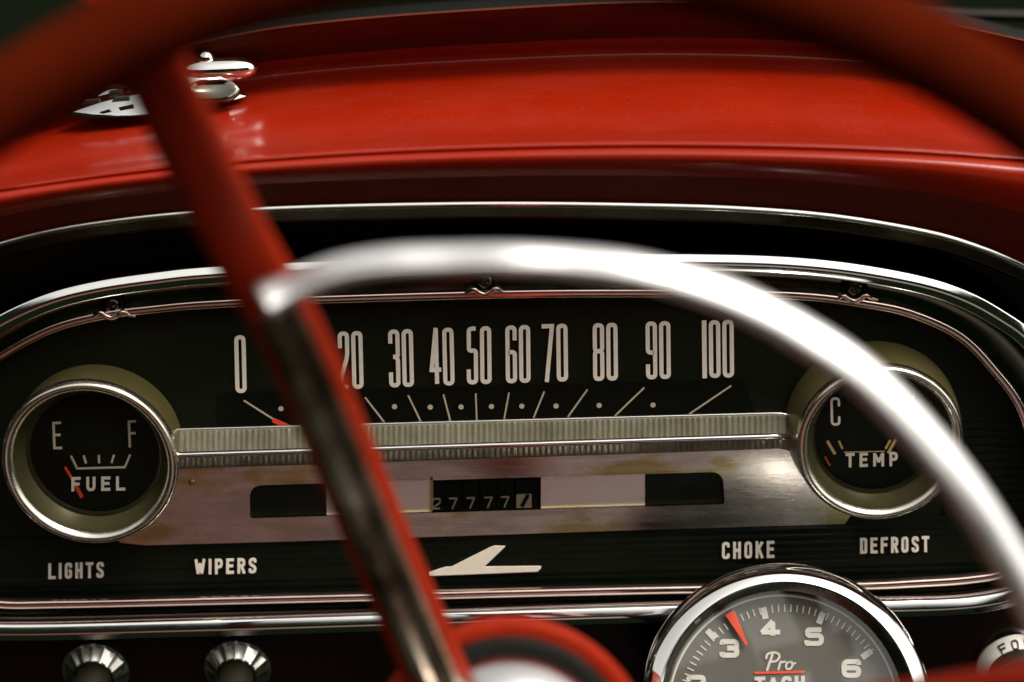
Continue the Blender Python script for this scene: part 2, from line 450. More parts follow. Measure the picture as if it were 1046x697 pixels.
# cowl behind the dashboard, dark gap at the foot of the windscreen
cowl = thing('windscreen_cowl', 'dark cowl strip at the foot of the windscreen behind the red dashboard', 'cowl', P(523, 20, .14))
rows = [[P(x, interp(B_TAB, x) + dy, Y) for x in xs] for dy, Y in ((10, .142), (4, .150), (-3, .19), (-12, .26))]
build('cowl_panel', MB().grid(rows), 'strip_black', cowl)
xs2 = [860 + 390 * i / 20 for i in range(21)]
rows = [[P(x, 14 + (x - 1000) * .02 + dy, Y) for x in xs2] for dy, Y in ((7, .27), (2, .262), (-3, .268), (-5, .285))]
build('seal_strip', MB().grid(rows), 'shaded_lower_enamel', cowl)

# ================================================================== INSTRUMENT CLUSTER
clu = thing('instrument_cluster', 'wide chrome framed oval instrument cluster with speedometer numerals and two round gauges', 'instrument cluster', P(523, 600, 0))
O_PTS = [(-78, 420), (-45, 363), (0, 331), (50, 308), (100, 295), (160, 286), (220, 280), (360, 273), (500, 268), (620, 267), (720, 267.5), (800, 270), (870, 277), (940, 290), (985, 305), (1020, 324), (1050, 346), (1080, 385), (1096, 440), (1098, 500), (1088, 555), (1065, 592), (1035, 609), (985, 618), (910, 621), (760, 624), (650, 627), (520, 631), (370, 636), (200, 641), (0, 645), (-60, 636), (-92, 600), (-100, 540), (-97, 480)]
I_PTS = [(-52, 430), (-30, 388), (0, 364), (50, 337), (100, 323), (160, 315), (220, 310), (340, 305), (520, 300), (640, 299), (760, 300), (830, 303), (883, 310), (930, 320), (980, 343), (1014, 377), (1042, 416), (1056, 468), (1060, 520), (1052, 560), (1028, 584), (990, 592), (930, 596), (888, 598), (760, 601), (650, 603), (520, 606), (370, 610), (200, 614), (60, 617), (0, 617), (-40, 608), (-65, 570), (-72, 520), (-68, 470)]
NL = 320
Yo, Yi = -.0105, -.0045
Lo = resample([P(x, y, Yo) for x, y in catmull(O_PTS, True, 12)], NL, True)
Li = resample([P(x, y, Yi) for x, y in catmull(I_PTS, True, 12)], NL, True)
bez = sweep(Lo, facet_prof(1.0), Vector((0, -1, 0)), closed=True)
build('bezel', bez, 'chrome', clu)
rows = []
for f, Y in ((0, -.0085), (.12, -.0052), (.3, -.0032), (.55, -.0030), (.8, -.0040), (.95, -.0048)):
    rows.append([Vector((a.x * (1 - f) + b.x * f, Y, a.z * (1 - f) + b.z * f)) for a, b in zip(Lo, Li)])
build('bezel_channel', MB().grid(rows, closed=True), 'dark_chrome', clu)
build('inner_rim', sweep(Li, [(-.0019, -.002), (-.0019, .0007), (-.0016, .0012), (-.0011, .0015), (0, .0016), (.0011, .0015), (.0016, .0012), (.0019, .0007), (.0019, -.002)], Vector((0, -1, 0)), closed=True), 'red_reflection_chrome', clu)
# outer seat of the bezel
rows = [[p + (p - Vector((0, p.y, -.03))).normalized() * o + Vector((0, dy, 0)) for p in Lo] for o, dy in ((.0012, .004), (.0050, .012), (.0056, .0225))]
build('bezel_skirt', MB().grid(rows, closed=True), 'dark_chrome', clu)

# faces
Yf = .004
Lf_ = [P(x, y, Yf) for x, y in catmull(I_PTS, True, 6)]
build('face', MB().add(Lf_, [tuple(range(len(Lf_)))]), 'dial_black', clu)
# fluted lower field
def ribbed(x0, x1, y0, y1, pitch, slope, Y):
    rows = []; y = y0; i = 0
    nx = 40
    while y < y1:
        for o, h in ((0, 0), (.12, .00012), (.32, .0002), (.55, .0002), (.75, .00012), (.87, 0)):
            rows.append([P(x0 + (x1 - x0) * k / nx, y + o * pitch - slope * (x0 + (x1 - x0) * k / nx - 523), Y - h) for k in range(nx + 1)])
        y += pitch
    return MB().grid(rows)
mb = ribbed(-30, 1040, 538, 598, 7.4, .0245, .0030)
# right-hand continuation beside the gauge
rows = []
for k in range(14):
    y = 432 + k * 8.2
    for o, h in ((0, 0), (.15, .00012), (.35, .0002), (.6, .0002), (.8, .00012), (.9, 0)):
        rows.append([P(x, y + o * 8.2 - .0245 * (x - 990), .0030 - h) for x in (965, 990, 1015, 1036 + min(k, 5) * 2)])
mb.grid(rows)
build('fluted_panel', mb, 'black_enamel', clu, 25)

# speedometer scale
SL = .0285
Yn = .0032
build('scale_strip', extrude_poly([P(x, y, Yf - .0002) for x, y in ((222, 402), (760, 388), (772, 424), (222, 442))], TOW * .0004), 'strip_black', clu)
digits = [('0', 245, 342.5), ('10', 304, 340), ('20', 357.5, 338.5), ('30', 409, 336.5), ('40', 450.5, 335), ('50', 489, 333.5), ('60', 528.8, 332.3), ('70', 567, 331), ('80', 618, 330), ('90', 672, 328.3), ('100', 733, 327)]
for tx, cx, y0 in digits:
    mb = MB()
    wds = [5 if c == '1' else 11.6 for c in tx]; gp = 2.2
    tot = sum(wds) + gp * (len(tx) - 1); x = cx - tot / 2
    for c, w_ in zip(tx, wds):
        yy = y0 - SL * (x - cx)
        lean = 1.3 if cx < 480 else .6
        if c == '7': glyph(mb, '7', x - 1, yy, x + w_, yy + 59, 4.2, onY(Yn), TOW * .0002, 0, SL)
        else: glyph(mb, c, x, yy, x + w_, yy + 59, 4.2 if c != '1' else 4.7, onY(Yn), TOW * .0002, 5.2, SL, False, lean)
        x += w_ + gp
    build('numeral', mb, 'ivory_print', clu)
mb = MB()
for (a, b, c, d) in [(249, 409, 293, 437), (312, 408, 345, 434), (373, 406, 393, 432), (417, 404, 430, 431), (453, 403, 460, 430), (486, 402, 487, 429), (520, 401, 515, 428), (556, 400, 545, 427), (600, 398, 580, 426), (658, 396, 628, 425), (747, 394, 704, 423)]:
    stroke(mb, [(a, b), (c, d)], 1.6, onY(Yn), TOW * .0002)
build('tick_marks', mb, 'tan_print', clu)
mb = MB()
for k, (a, b) in enumerate([(287, 417.5), (361, 416.5), (403, 415.5), (439.5, 416), (471, 415.8), (502, 415.3), (533, 415), (568, 414.8), (612, 414.3), (667, 413.8)]):
    c = P(a, b, Yn); build('scale_dot', lathe(c, [(.0011, 0), (.0011, .0002)], n=14, cap1=True), 'tan_print', clu)
mb = MB(); stroke(mb, [(278.5, 428.7), (318, 446)], 4.2, onY(.0024), TOW * .0006)
build('speed_needle', mb, 'red_needle', clu)

# ribbed bar
bar_n = 112
rows_p = [(-.5, .004, 0), (0, .0012, 0), (3, -.0006, 0), (6, -.0022, 1), (23.0, -.0108, 1), (25.0, -.0122, 0), (28.0, -.0125, 0), (30, -.0116, 1), (38, -.0062, 1), (40, -.004, 0), (41, .0005, 0)]
cols = []
rib_h = [random.uniform(.55, 1.25) for _ in range(bar_n + 2)]
x0b, x1b = 176, 822
nseg = bar_n * 4
for i in range(nseg + 1):
    x = x0b + (x1b - x0b) * i / nseg
    t = (x - x0b) / (x1b - x0b)
    yt = 438.5 - 17.5 * t
    k = 1.0 - .10 * t
    ph = i % 4
    col = []
    for o, Y, rib in rows_p:
        dY = (0.0010, -.0002, -.0010, -.0002)[ph] * rib * rib_h[i // 4]
        endk = min(1, (x1b - x) / 26)
        col.append(P(x, yt + o * k + (1 - endk) * 6, Y * (0.35 + .65 * endk) + dY + .0005 * rib))
    cols.append(col)
build('ribbed_bar', MB().grid(cols), 'ribbed_aluminium', clu, 30)

def bar_edge(o, Y, r, nm):
    pth = []
    for i in range(81):
        x = x0b + 4 + (x1b - x0b - 12) * i / 80; t = (x - x0b) / (x1b - x0b); endk = min(1, (x1b - x) / 26)
        pth.append(P(x, 438.5 - 17.5 * t + o * (1 - .1 * t) + (1 - endk) * 6, Y * (.35 + .65 * endk)))
    build(nm, sweep(pth, circ(r, 12), TOW, caps=True), 'soft_chrome', clu, 60)
bar_edge(26.5, -.0116, .0013, 'bar_ridge')
bar_edge(.6, .0006, .0007, 'bar_edge')

# worn plate with its long slot
def slot_loop():
    pts = [(255.5, 494.5), (738, 480.5), (740, 513.5), (256, 528)]
    out = []
    for i, r in ((0, 13), (1, 13), (2, 3), (3, 3)):
        p = Vector(pts[i]); a = Vector(pts[i - 1]); b = Vector(pts[(i + 1) % 4])
        p1 = p + (a - p).normalized() * r; p2 = p + (b - p).normalized() * r
        for j in range(7):
            t = j / 6; q = p1 * (1 - t) ** 2 + p * 2 * t * (1 - t) + p2 * t * t; out.append((q.x, q.y))
    return out
outer = [(100, 470), (176, 470), (815, 450), (850, 462), (868, 470), (874, 518), (862, 533.8), (700, 538.5), (500, 545), (300, 551.5), (150, 555.5), (124, 553), (108, 540)]
Ypl = .0028
plate = filled([outer, slot_loop()], onY(Ypl), TOW * .0016)
build('plate', plate, 'worn_plate', clu, 30)
def quad_px(pts, Y, th): return extrude_poly([P(x, y, Y) for x, y in pts], TOW * th)
sl = slot_loop()
build('slot_edge', MB().grid([[P(x, y, .0039) for x, y in sl], [P(x, y, .0010) for x, y in sl]], closed=True), 'brass_edge', clu)
build('inset_panel', quad_px([(334, 489.6), (441, 486.6), (441, 521.5), (334, 524.8)], .0034, .0016), 'inset_plate', clu)
build('inset_panel', quad_px([(552.5, 483.6), (658.5, 480.8), (658.5, 515), (552.5, 518.2)], .0034, .0016), 'inset_plate', clu)
build('rivet', lathe(P(196, 493, Ypl - .0016), [(.0016, 0), (.0015, .0004), (.0009, .0007), (0.0001, .0008)], n=16), 'brass_edge', clu)

# dark indicator lens behind each slot end and odometer
build('indicator_lens', quad_px([(245, 482), (340, 480), (340, 534), (245, 536)], .0033, .0003), 'black_enamel', clu)
build('indicator_lens', quad_px([(652, 474), (748, 472), (748, 520), (652, 523)], .0033, .0003), 'black_enamel', clu)
odo = build('odometer', quad_px([(438, 480), (556, 476), (556, 526), (438, 530)], .0034, .0002), 'odometer_drum', clu)
for k, (ch, cx, mt) in enumerate([('2', 446, 0), ('7', 463, 0), ('7', 481, 0), ('7', 499, 0), ('7', 516, 0), ('1', 535, 1)]):
    cy = 521 - (cx - 446) * .028
    rows = []
    for j in range(11):
        y = cy - 31 + 33 * j / 10
        rows.append([P(cx + sx * 8.0, y, .0030 - .0009 * math.sin(PI * j / 10)) for sx in (-1, 1)])
    d_ = build('drum', MB().grid(rows), 'odometer_drum', odo)
    mb = MB()
    if mt:
        build('tenths_patch', quad_px([(cx - 7.5, cy - 13.5), (cx + 8, cy - 14), (cx + 8, cy), (cx - 7.5, cy + .4)], .0021, .0002), 'tenths_drum', odo)
        stroke(mb, [(cx + 4.5, cy - 13), (cx - 2, cy - 1)], 3.6, onY(.0018), TOW * .0002)
    else: glyph(mb, ch, cx - 4.4, cy - 12.0, cx + 4.4, cy - .5, 1.6, onY(.0019), TOW * .0002, 4, SL)
    build('digit', mb, 'odometer_drum' if mt else 'odometer_print', odo)
build('odometer_frame', quad_px([(439.2, 486.5), (442.4, 486.4), (442.4, 521.5), (439.2, 521.6)], .0018, .0006), 'brass_edge', odo)

# round gauges
def gauge(name, base, dialc, rb, rl, rd, hd=.0112, hl=.0220):
    c = P(*base, .0035)
    prof = [(rb * 1.0, -.001), (rb, .001), (rb * .995, hl * .25), (rb * .6 + rl * .4, hl * .6), (rl * 1.025, hl - .0042), (rl * 1.02, hl - .0018), (rl * .995, hl - .0003), (rl * .955, hl), (rl * .915, hl - .0008), (rl * .89, hl - .0024)]
    part = build(name, lathe(c, prof[:5], n=120), 'brass_aluminium', clu, 30)
    build('rim', lathe(c, prof[4:], n=120), 'ring_lip', part, 60)
    build('cup', lathe(c, [(rl * .89, hl - .0024), (rl * .5 + rd * .5, hl * .5 + hd * .5 + .001), (rd * 1.03, hd + .0012), (rd * 1.01, hd + .0013), (rd * .99, hd + .0006), (rd * .985, hd - .0005)], n=120), 'cup_olive', part, 30)
    Yd = c.y - hd
    build('dial', lathe(c, [(.0001, hd), (rd * .99, hd)], n=96), 'gauge_black', part)
    build('glass', lathe(c, [(.0001, hd + .0036), (rd * .5, hd + .0033), (rd * 1.03, hd + .0020)], n=96), 'clear_glass', part)
    return part, Yd
fg, Yd = gauge('fuel_gauge', (102, 452), (97, 467), .0346, .0352, .0268, .0112, .0238)
Yd -= .0002
for ch, box in (('E', (53.5, 431, 62.5, 459)), ('F', (130.5, 429.5, 139, 457))):
    mb = MB(); glyph(mb, ch, *box, 2.4, onY(Yd), TOW * .0002, 0, SL, False, 1.0); build('gauge_letter', mb, 'tan_print', fg)
build('gauge_word', word('FUEL', 73, 128, 487.5, 502, 2.9, onY(Yd - .0012), TOW * .0002, 3.5, SL * .6, .62), 'ivory_print', fg)
mb = MB()
stroke(mb, [(72.5, 465.5), (78.8, 478.6), (127.5, 477.3), (133, 464.5)], 2.0, onY(Yd), TOW * .0002)
for a in ((85.5, 465.3, 88, 473.5), (101, 465, 101.3, 473.3), (116.5, 464.8, 114, 473)): stroke(mb, [a[:2], a[2:]], 2.1, onY(Yd), TOW * .0002)
build('gauge_scale', mb, 'tan_print', fg)
mb = MB(); stroke(mb, [(66.5, 477), (75, 491), (84, 508)], lambda t: 2.2 + 1.6 * t, onY(Yd - .0006), TOW * .0004); build('gauge_needle', mb, 'red_needle', fg)

tg, Yd = gauge('temperature_gauge', (890, 432), (888, 445), .0360, .0332, .0254, .0112, .0238)
Yd -= .0002
for ch, box in (('C', (848, 406, 858, 435)), ('H', (925, 404, 934, 432))):
    mb = MB(); glyph(mb, ch, *box, 2.5, onY(Yd), TOW * .0002, 5, SL, True, .6); build('gauge_letter', mb, 'ivory_print', tg)
build('gauge_word', word('TEMP', 864, 917, 463, 477.5, 2.9, onY(Yd), TOW * .0002, 3.5, SL, .62), 'ivory_print', tg)
mb = MB()
for a in ((845, 450.5, 853, 464, 2.9), (857, 450.5, 860.5, 458.5, 2.2), (909.5, 449.5, 904.5, 458.5, 2.2), (915, 449, 907, 463, 2.9), (862, 462, 904, 461, .9)): stroke(mb, [a[:2], a[2:4]], a[4], onY(Yd), TOW * .0002)
build('gauge_scale', mb, 'amber_print', tg)
mb = MB(); stroke(mb, [(842.8, 466.5), (845, 471), (847.8, 475.5)], 1.6, onY(Yd - .0006), TOW * .0004); build('gauge_needle', mb, 'red_needle', tg)

# legends under the plate
for tx, x0, x1, y0, y1 in (('LIGHTS', 49.5, 106, 575.5, 591.5), ('WIPERS', 199, 262, 571.5, 587), ('CHOKE', 737.5, 791, 554.0, 571), ('DEFROST', 878.5, 949, 549.5, 565.5)):
    build('control_legend', word(tx, x0, x1, y0, y1, 2.75, onY(.0018), TOW * .0003, 3.0, .026, .46), 'ivory_print', clu)
# swept-wing emblem
Z8 = 6.54
em = [(120, 226), (180, 205), (230, 190), (270, 188), (530, 57), (560, 48), (628, 50), (485, 188), (855, 184), (867, 187), (866, 196), (845, 217), (400, 235), (120, 246)]
build('wing_emblem', extrude_poly([P(420 + a / Z8, 550 + b / Z8, .0022) for a, b in em], TOW * .0008), 'ivory_print', clu)
# screws in the bezel channel with their dished notches
for cx, cy in ((114, 311), (495, 287), (873, 294)):
    c = P(cx, cy, -.0042)
    s_ = build('screw', lathe(c, [(.0034, 0), (.0034, .0006), (.0028, .0014), (.0012, .0018), (.0001, .0018)], n=24), 'dark_chrome', clu)
    mb = MB()
    for a in (.4, .4 + PI / 2):
        dx, dz = math.cos(a) * .0022, math.sin(a) * .0022
        px_, pz_ = -math.sin(a) * .0004, math.cos(a) * .0004
        q = [c + Vector((sx * dx + sy * px_, -.00185 - .00003 * (a > 1), sx * dz + sy * pz_)) for sx, sy in ((-1, -1), (1, -1), (1, 1), (-1, 1))]
        mb.add(q, [(0, 1, 2, 3)])
    build('screw_slot', mb, 'black_enamel', s_)
    build('screw_hole', lathe(c, [(.0052, .0016), (.0046, .0018), (.0040, .0008), (.0036, -.0004)], n=32), 'black_enamel', s_)
    # the inner rim dips round the screw in a small saddle
    pth = [P(cx + a, cy + b + 1 - SL * a, Yy) for a, b, Yy in catmull([(-24, 12, -.0050), (-17, 10, -.0056), (-11.5, 7, -.0064), (-6, 10.5, -.0062), (0, 12.5, -.0060), (6, 10.5, -.0062), (11.5, 7, -.0064), (17, 10, -.0056), (24, 12, -.0050)], False, 8)]
    build('screw_saddle', sweep(pth, circ(.0011, 12), TOW, scale=lambda t: .4 + .7 * math.sin(PI * t) ** .7), 'red_reflection_chrome', clu, 60)

# ================================================================== PULL KNOBS
def knob(px, py, name, label, fac=16):
    c = P(px, py, .008)
    o = thing(name, label, 'knob', c, 'chrome ringed control knobs along the lower dashboard')
    def facet(r, h, k, n):
        a = (k % (n // fac)) / (n // fac)
        return r * (1 - (.05 if .0012 < h < .0058 else 0) * abs(math.sin(PI * a)))
    ax = Vector((0, -1, -.12))
    build('ferrule', lathe(c, [(.0146, -.002), (.0146, .0008), (.0138, .0014), (.0096, .0056), (.0090, .0062), (.0084, .0060), (.0080, .004)], ax, n=fac * 6, mod=facet), 'worn_chrome', o, 12)
    build('stem', lathe(c, [(.0076, .004), (.0076, .016), (.0080, .022), (.0094, .028), (.0108, .035), (.0112, .042), (.0100, .046), (.006, .048), (.0001, .0485)], ax, n=48), 'olive_knob', o, 50)
    return o
k1 = knob(98, 685, 'control_knob', 'dark olive knob in a fluted chrome collar beneath the word LIGHTS')
k2 = copy_tree(k1); k2.location = P(243, 682.5, .008); k2['label'] = 'dark olive knob in a fluted chrome collar beneath the word WIPERS'
# heater knob on the right with a printed white band
c = P(1037, 679, .008)
k3 = thing('control_knob', 'dark knob with a printed white band, beneath the word DEFROST at the edge', 'knob', c, 'chrome ringed control knobs along the lower dashboard')
ax = Vector((0, -1, -.1))
build('collar', lathe(c, [(.0174, -.002), (.0174, .002), (.0170, .004), (.0132, .0085)], ax, n=72), 'white_band', k3, 30)
build('collar_edge', lathe(c, [(.0181, -.002), (.0184, .0005), (.0178, .0022), (.0173, .0024)], ax, n=72), 'chrome', k3, 30)
build('stem', lathe(c, [(.0136, .006), (.0136, .012), (.0130, .0145), (.0122, .015), (.0124, .03), (.0120, .034), (.008, .036), (.0001, .0362)], ax, n=60), 'olive_knob', k3, 40)
mb = MB()
axn = ax.normalized(); e1 = axn.cross(Vector((0, 0, 1))).normalized(); e2 = e1.cross(axn).normalized()
def band(ang0):
    def f(x, y):   # x: arc mm along the band, y: 0 outer .. 1 inner
        a = ang0 + x; r = .0166 * (1 - y) + .0136 * y; h = .0046 * (1 - y) + .0080 * y
        return c + axn * (h + .0003) + (e1 * math.sin(a) + e2 * math.cos(a)) * r * 1.0
    return f
sgn = 1 if e1.x > 0 else -1
for k, ch in enumerate('FORCED'):
    a0 = (-.66 + k * .36) * sgn
    def f(x, y, a0=a0): return band(a0)(x * sgn, y)
    def f2(x, y, f=f): return f(x * .022, y * .1)
    glyph(mb, ch, 0, 0, 9, 10, 1.7, f2, axn * .0002, 3)
build('band_lettering', mb, 'black_enamel', k3)

# ================================================================== TACHOMETER
axt = Vector((0, -math.cos(R(28.5)), math.sin(R(28.5))))
tc = PL(802, 727, P(802, 727, -.075), axt)
kp = S * ((tc - CAM).dot(V)) / D              # metres per pixel at the tachometer
tach = thing('tachometer', 'round chrome bezelled tachometer with grey dial and red pointer below the cluster', 'tachometer', tc)
Ro = 151.5 * kp
build('housing', lathe(tc, [(Ro * .55, -.075), (Ro * .80, -.070), (Ro * .93, -.05), (Ro * .965, -.02), (Ro * .965, -.006)], axt, n=120, cap0=True), 'black_rubber', tach, 40)
prof = [(Ro * .965, -.010), (Ro * 1.0, -.006), (Ro * 1.0, -.0010), (Ro * .985, .0022), (Ro * .960, .0048), (Ro * .945, .0056), (Ro * .885, .0080), (Ro * .868, .0082), (Ro * .855, .0070), (Ro * .83, .002), (Ro * .805, -.002), (Ro * .785, -.0052)]
build('bezel', lathe(tc, prof[:9], axt, n=160), 'chrome', tach, 60)
build('inner_bezel', lathe(tc, prof[8:], axt, n=160), 'dark_chrome', tach, 60)
to = tc - axt * .0055
def T3(x, y): return PL(x, y, to + axt * .0003, axt)
dial = build('dial', lathe(tc, [(.0001, -.0055), (Ro * .80, -.0055)], axt, n=120), 'tach_dial', tach)
build('glass', lathe(tc, [(.0001, -.0012), (Ro * .815, -.0012)], axt, n=120), 'tach_glass', tach)
tcx, tcy = 802.5, 728
for ch, cx, cy in (('2', 711, 699), ('3', 745, 662.5), ('4', 786, 642.5), ('5', 831.5, 650.5), ('6', 869.5, 683)):
    mb = MB(); glyph(mb, ch, cx - 10, cy - 9.5, cx + 10, cy + 9.5, 5.0, T3, axt * .0002, 5); build('numeral', mb, 'tach_print', dial)
mb = MB()
for k in range(-3, 41):
    a = R(200) - R(3.42) * (k + 8)
    major = False
    r0, r1, w_ = 103, 110.5, 1.3
    stroke(mb, [(tcx + r0 * math.cos(a), tcy - r0 * math.sin(a)), (tcx + r1 * math.cos(a), tcy - r1 * math.sin(a))], w_, T3, axt * .0002)
for (a, b) in ((727, 649), (781, 627.5), (838, 632.5), (884.5, 669)):
    d_ = Vector((a - tcx, b - tcy)); l = d_.length; d_.normalize()
    p0 = Vector((tcx, tcy)) + d_ * (l - 5); p1 = Vector((tcx, tcy)) + d_ * (l + 7)
    stroke(mb, [p0, p1], 6.2, T3, axt * .0003)
build('tick_marks', mb, 'tach_print', dial)
# rim edge of the dial
mb = lathe(tc, [(Ro * .772, -.0052), (Ro * .798, -.0052)], axt, n=120)
build('dial_edge', mb, 'tach_print', dial)
mb = MB()
def T4(x, y): return PL(x, y, to + axt * .0022, axt)
stroke(mb, [(745.5, 626), (754, 642), (763, 659)], lambda t: 10.5 - 8.5 * t, T4, axt * .0004)
build('pointer', mb, 'red_needle', tach)
build('pointer_boss', lathe(tc, [(.0001, .0), (.008, -.0005), (.0095, -.003), (.0095, -.005)], axt, n=40), 'black_rubber', tach)
# script Pro, red rule, block lettering
mb = MB()
def cw(pts, w=2.2): stroke(mb, catmull(pts, False, 6), w, T3, axt * (.0002 + .00002 * len(mb.v) / 100), False, True)
cw([(789, 668.5), (786.5, 676), (783.5, 684.5)], 2.6)
cw([(782.5, 672.5), (784, 668.5), (789.5, 666.6), (795, 668), (796, 671.5), (793, 675.2), (787.5, 676.3)])
cw([(795, 684), (796.3, 679.5), (797.5, 676.2), (799.4, 676.6), (801.8, 676.0)])
cw([(806.5, 676.4), (803.8, 677.6), (802.7, 681), (804, 683.6), (807.2, 683), (809.4, 679.8), (808.8, 676.8), (806.5, 676.4)])
cw([(808.8, 677.5), (811, 678.2), (812.5, 677.2)], 1.6)
build('script_lettering', mb, 'tach_print', dial)
mb = MB(); stroke(mb, [(770.5, 687.6), (822, 686.4)], 2.4, T3, axt * .0002); build('red_rule', mb, 'red_needle', dial)
build('block_lettering', word('TACH', 771, 822, 691.5, 707, 3.8, T3, axt * .0002, 4, .02, .3), 'tach_print', dial)

# ================================================================== STEERING WHEEL
hub_d = .60
hub_c = Q(521, 782, hub_d)
wheel = thing('steering_wheel', 'red two spoke steering wheel with a chrome horn ring, out of focus in front', 'steering wheel', hub_c)
rd_ = .43
rc = Q(519, 879, rd_); Rr = 930 * S * rd_ / D
nrm = -V
e1, e2 = X, U
ring = [rc + (e1 * math.cos(2 * PI * k / 160) + e2 * math.sin(2 * PI * k / 160)) * Rr for k in range(160)]
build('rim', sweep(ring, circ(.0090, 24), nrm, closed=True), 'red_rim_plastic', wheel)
def spoke(pts, w0, w1, inlay_from):
    path = [Q(x, y, d) for x, y, d in catmull(pts, False, 8)]
    n = len(path)
    prof = []
    for i in range(24):
        a = 2 * PI * i / 24
        ca, sa = math.cos(a), math.sin(a)
        prof.append((math.copysign(abs(ca) ** .75, ca), math.copysign(abs(sa) ** .75, sa) * .62))
    rows = []
    for i, p in enumerate(path):
        t = (path[min(i + 1, n - 1)] - path[max(i - 1, 0)]).normalized()
        side = t.cross(nrm).normalized(); u2 = side.cross(t).normalized()
        f = i / (n - 1); w = w0 + (w1 - w0) * f
        rows.append([p + side * a * w + u2 * b * w for a, b in prof])
    mb = MB().grid(rows, closed=True)
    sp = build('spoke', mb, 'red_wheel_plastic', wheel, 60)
    i0 = int(inlay_from * n)
    rows = []
    for i in range(i0, n):
        p = path[i]
        t = (path[min(i + 1, n - 1)] - path[max(i - 1, 0)]).normalized()
        side = t.cross(nrm).normalized(); u2 = side.cross(t).normalized()
        f = i / (n - 1); w = (w0 + (w1 - w0) * f)
        rows.append([p + side * a * w + u2 * b * w for a, b in ((-.68, .40), (-.62, .66), (-.52, .72), (-.36, .72), (-.08, .645), (.04, .65), (.22, .84), (.46, .88), (.66, .72), (.74, .40))])
    mb = MB().grid(rows)
    m = 10; k = len(rows)
    mb.f.append(tuple(range(m))); mb.f.append(tuple(range((k - 1) * m, k * m)))
    build('spoke_inlay', mb, 'inlay_metal', sp, 25)
    return sp
spoke([(120, -20, .44), (150, 50, .452), (195, 150, .475), (243, 245, .502), (297, 340, .525), (341, 440, .55), (384, 545, .572), (427, 645, .592), (462, 728, .606)], .0074, .0096, .46)
spoke([(1440, 645, .45), (1250, 683, .47), (1046, 716, .50), (860, 742, .54), (680, 762, .58), (590, 772, .60)], .0086, .0105, .60)
# horn ring, a flattened chrome tube from spoke to spoke
hp = [(265, 309, 0.494), (298, 294, 0.495), (345, 276, 0.494), (400, 267, 0.493), (460, 264.5, 0.493), (520, 264, 0.492), (580, 267, 0.493), (640, 274, 0.493), (700, 288, 0.494), (760, 310, 0.495), (820, 342, 0.496), (880, 383, 0.496), (935, 438, 0.496), (985, 500, 0.496), (1028, 568, 0.497), (1066, 640, 0.499), (1095, 715, 0.502)]
path = [Q(x, y, d) for x, y, d in catmull(hp, False, 24)]
prof = [(math.copysign(abs(math.cos(a)) ** .8, math.cos(a)), math.sin(a) * .5) for a in (2 * PI * k / 32 for k in range(32))]
def hs(t): return (.0014 * math.exp(-t / .035) + .0041 + .0011 * min(1, max(0, (t - .35) / .3))) * (1 if t > .012 else max(.2, math.sqrt(max(0, 1 - (1 - t / .012) ** 2))))
hup = (nrm + Vector((0, 0, .75))).normalized()
build('horn_ring', sweep(path, prof, hup, scale=hs, caps=True), 'ring_chrome', wheel, 80)
# hub
kh = S * hub_d / D
build('hub_collar', lathe(hub_c, [(128 * kh, -.03), (147 * kh, -.012), (149 * kh, -.003), (144 * kh, .0), (134 * kh, -.0005), (129 * kh, -.005)], nrm, n=96), 'red_wheel_plastic', wheel, 60)
build('hub_recess', lathe(hub_c, [(129.5 * kh, -.005), (108 * kh, -.009), (100 * kh, -.010)], nrm, n=96), 'black_rubber', wheel)
build('horn_button', lathe(hub_c, [(112 * kh, -.010), (113 * kh, -.002), (108 * kh, .004), (90 * kh, .010), (60 * kh, .0145), (30 * kh, .0165), (.0001, .017)], nrm, n=96), 'soft_chrome', wheel, 80)
build('column', lathe(hub_c, [(105 * kh, -.02), (80 * kh, -.08), (46 * kh, -.20)], nrm, n=64), 'red_wheel_plastic', wheel)

# ================================================================== DASH-TOP ORNAMENT
Yor = .045
A, Bp = P(64, 114, Yor), P(251, 96, Yor)
orn = thing('dash_ornament', 'long chrome ornament with a bullet top and slotted base lying on the red dashboard', 'ornament', (A + Bp) / 2)
ax = (Bp - A); L_ = ax.length; ax.normalize(); sd = Vector((0, 1, 0)); upv = Vector((0, 0, 1))
rows = []
for i in range(41):
    t = i / 40
    w = .017 * (math.sin(PI * min(1, t / .92 if t < .6 else .6 / .92 + (t - .6) / .4 * (1 - .6 / .92))) ** .8) + .0005
    h = .0085 * math.sin(PI * t) ** .7 + .0006
    rows.append([A + ax * L_ * t + sd * (-math.cos(PI * k / 14)) * w + upv * ((math.sin(PI * k / 14) ** 1.25) * h - .001) for k in range(15)])
base_o = build('base', MB().grid(rows), 'chrome', orn, 60)
def boxpx(x0, y0, x1, y1, Y, th, mat, nm, slope=-.09, par=base_o):
    build(nm, extrude_poly([P(x, y + slope * (x - x0), Y) for x, y in ((x0, y0), (x1, y0), (x1 + 1, y1), (x0 - 2, y1))], Vector((0, th, 0))), mat, par)
boxpx(86, 103.5, 101, 107, Yor - .0165, .003, 'black_rubber', 'slot')
boxpx(116, 100.5, 131, 104.5, Yor - .0172, .003, 'black_rubber', 'slot')
# raised rear deck of the base
rows = []
for i in range(25):
    t = i / 24; c0 = P(90 + 52 * t, 99 - 6 * t, Yor + .004)
    h = .0065 * math.sin(PI * t) ** .6 + .0003; w = .008 * math.sin(PI * t) ** .6 + .0003
    rows.append([c0 + sd * (-math.cos(PI * k / 10)) * w + upv * (math.sin(PI * k / 10) * h - .002) for k in range(11)])
build('deck', MB().grid(rows), 'chrome', orn, 60)
boxpx(112, 93.2, 124, 95.4, Yor - .0052, .002, 'black_rubber', 'slot', par=base_o)
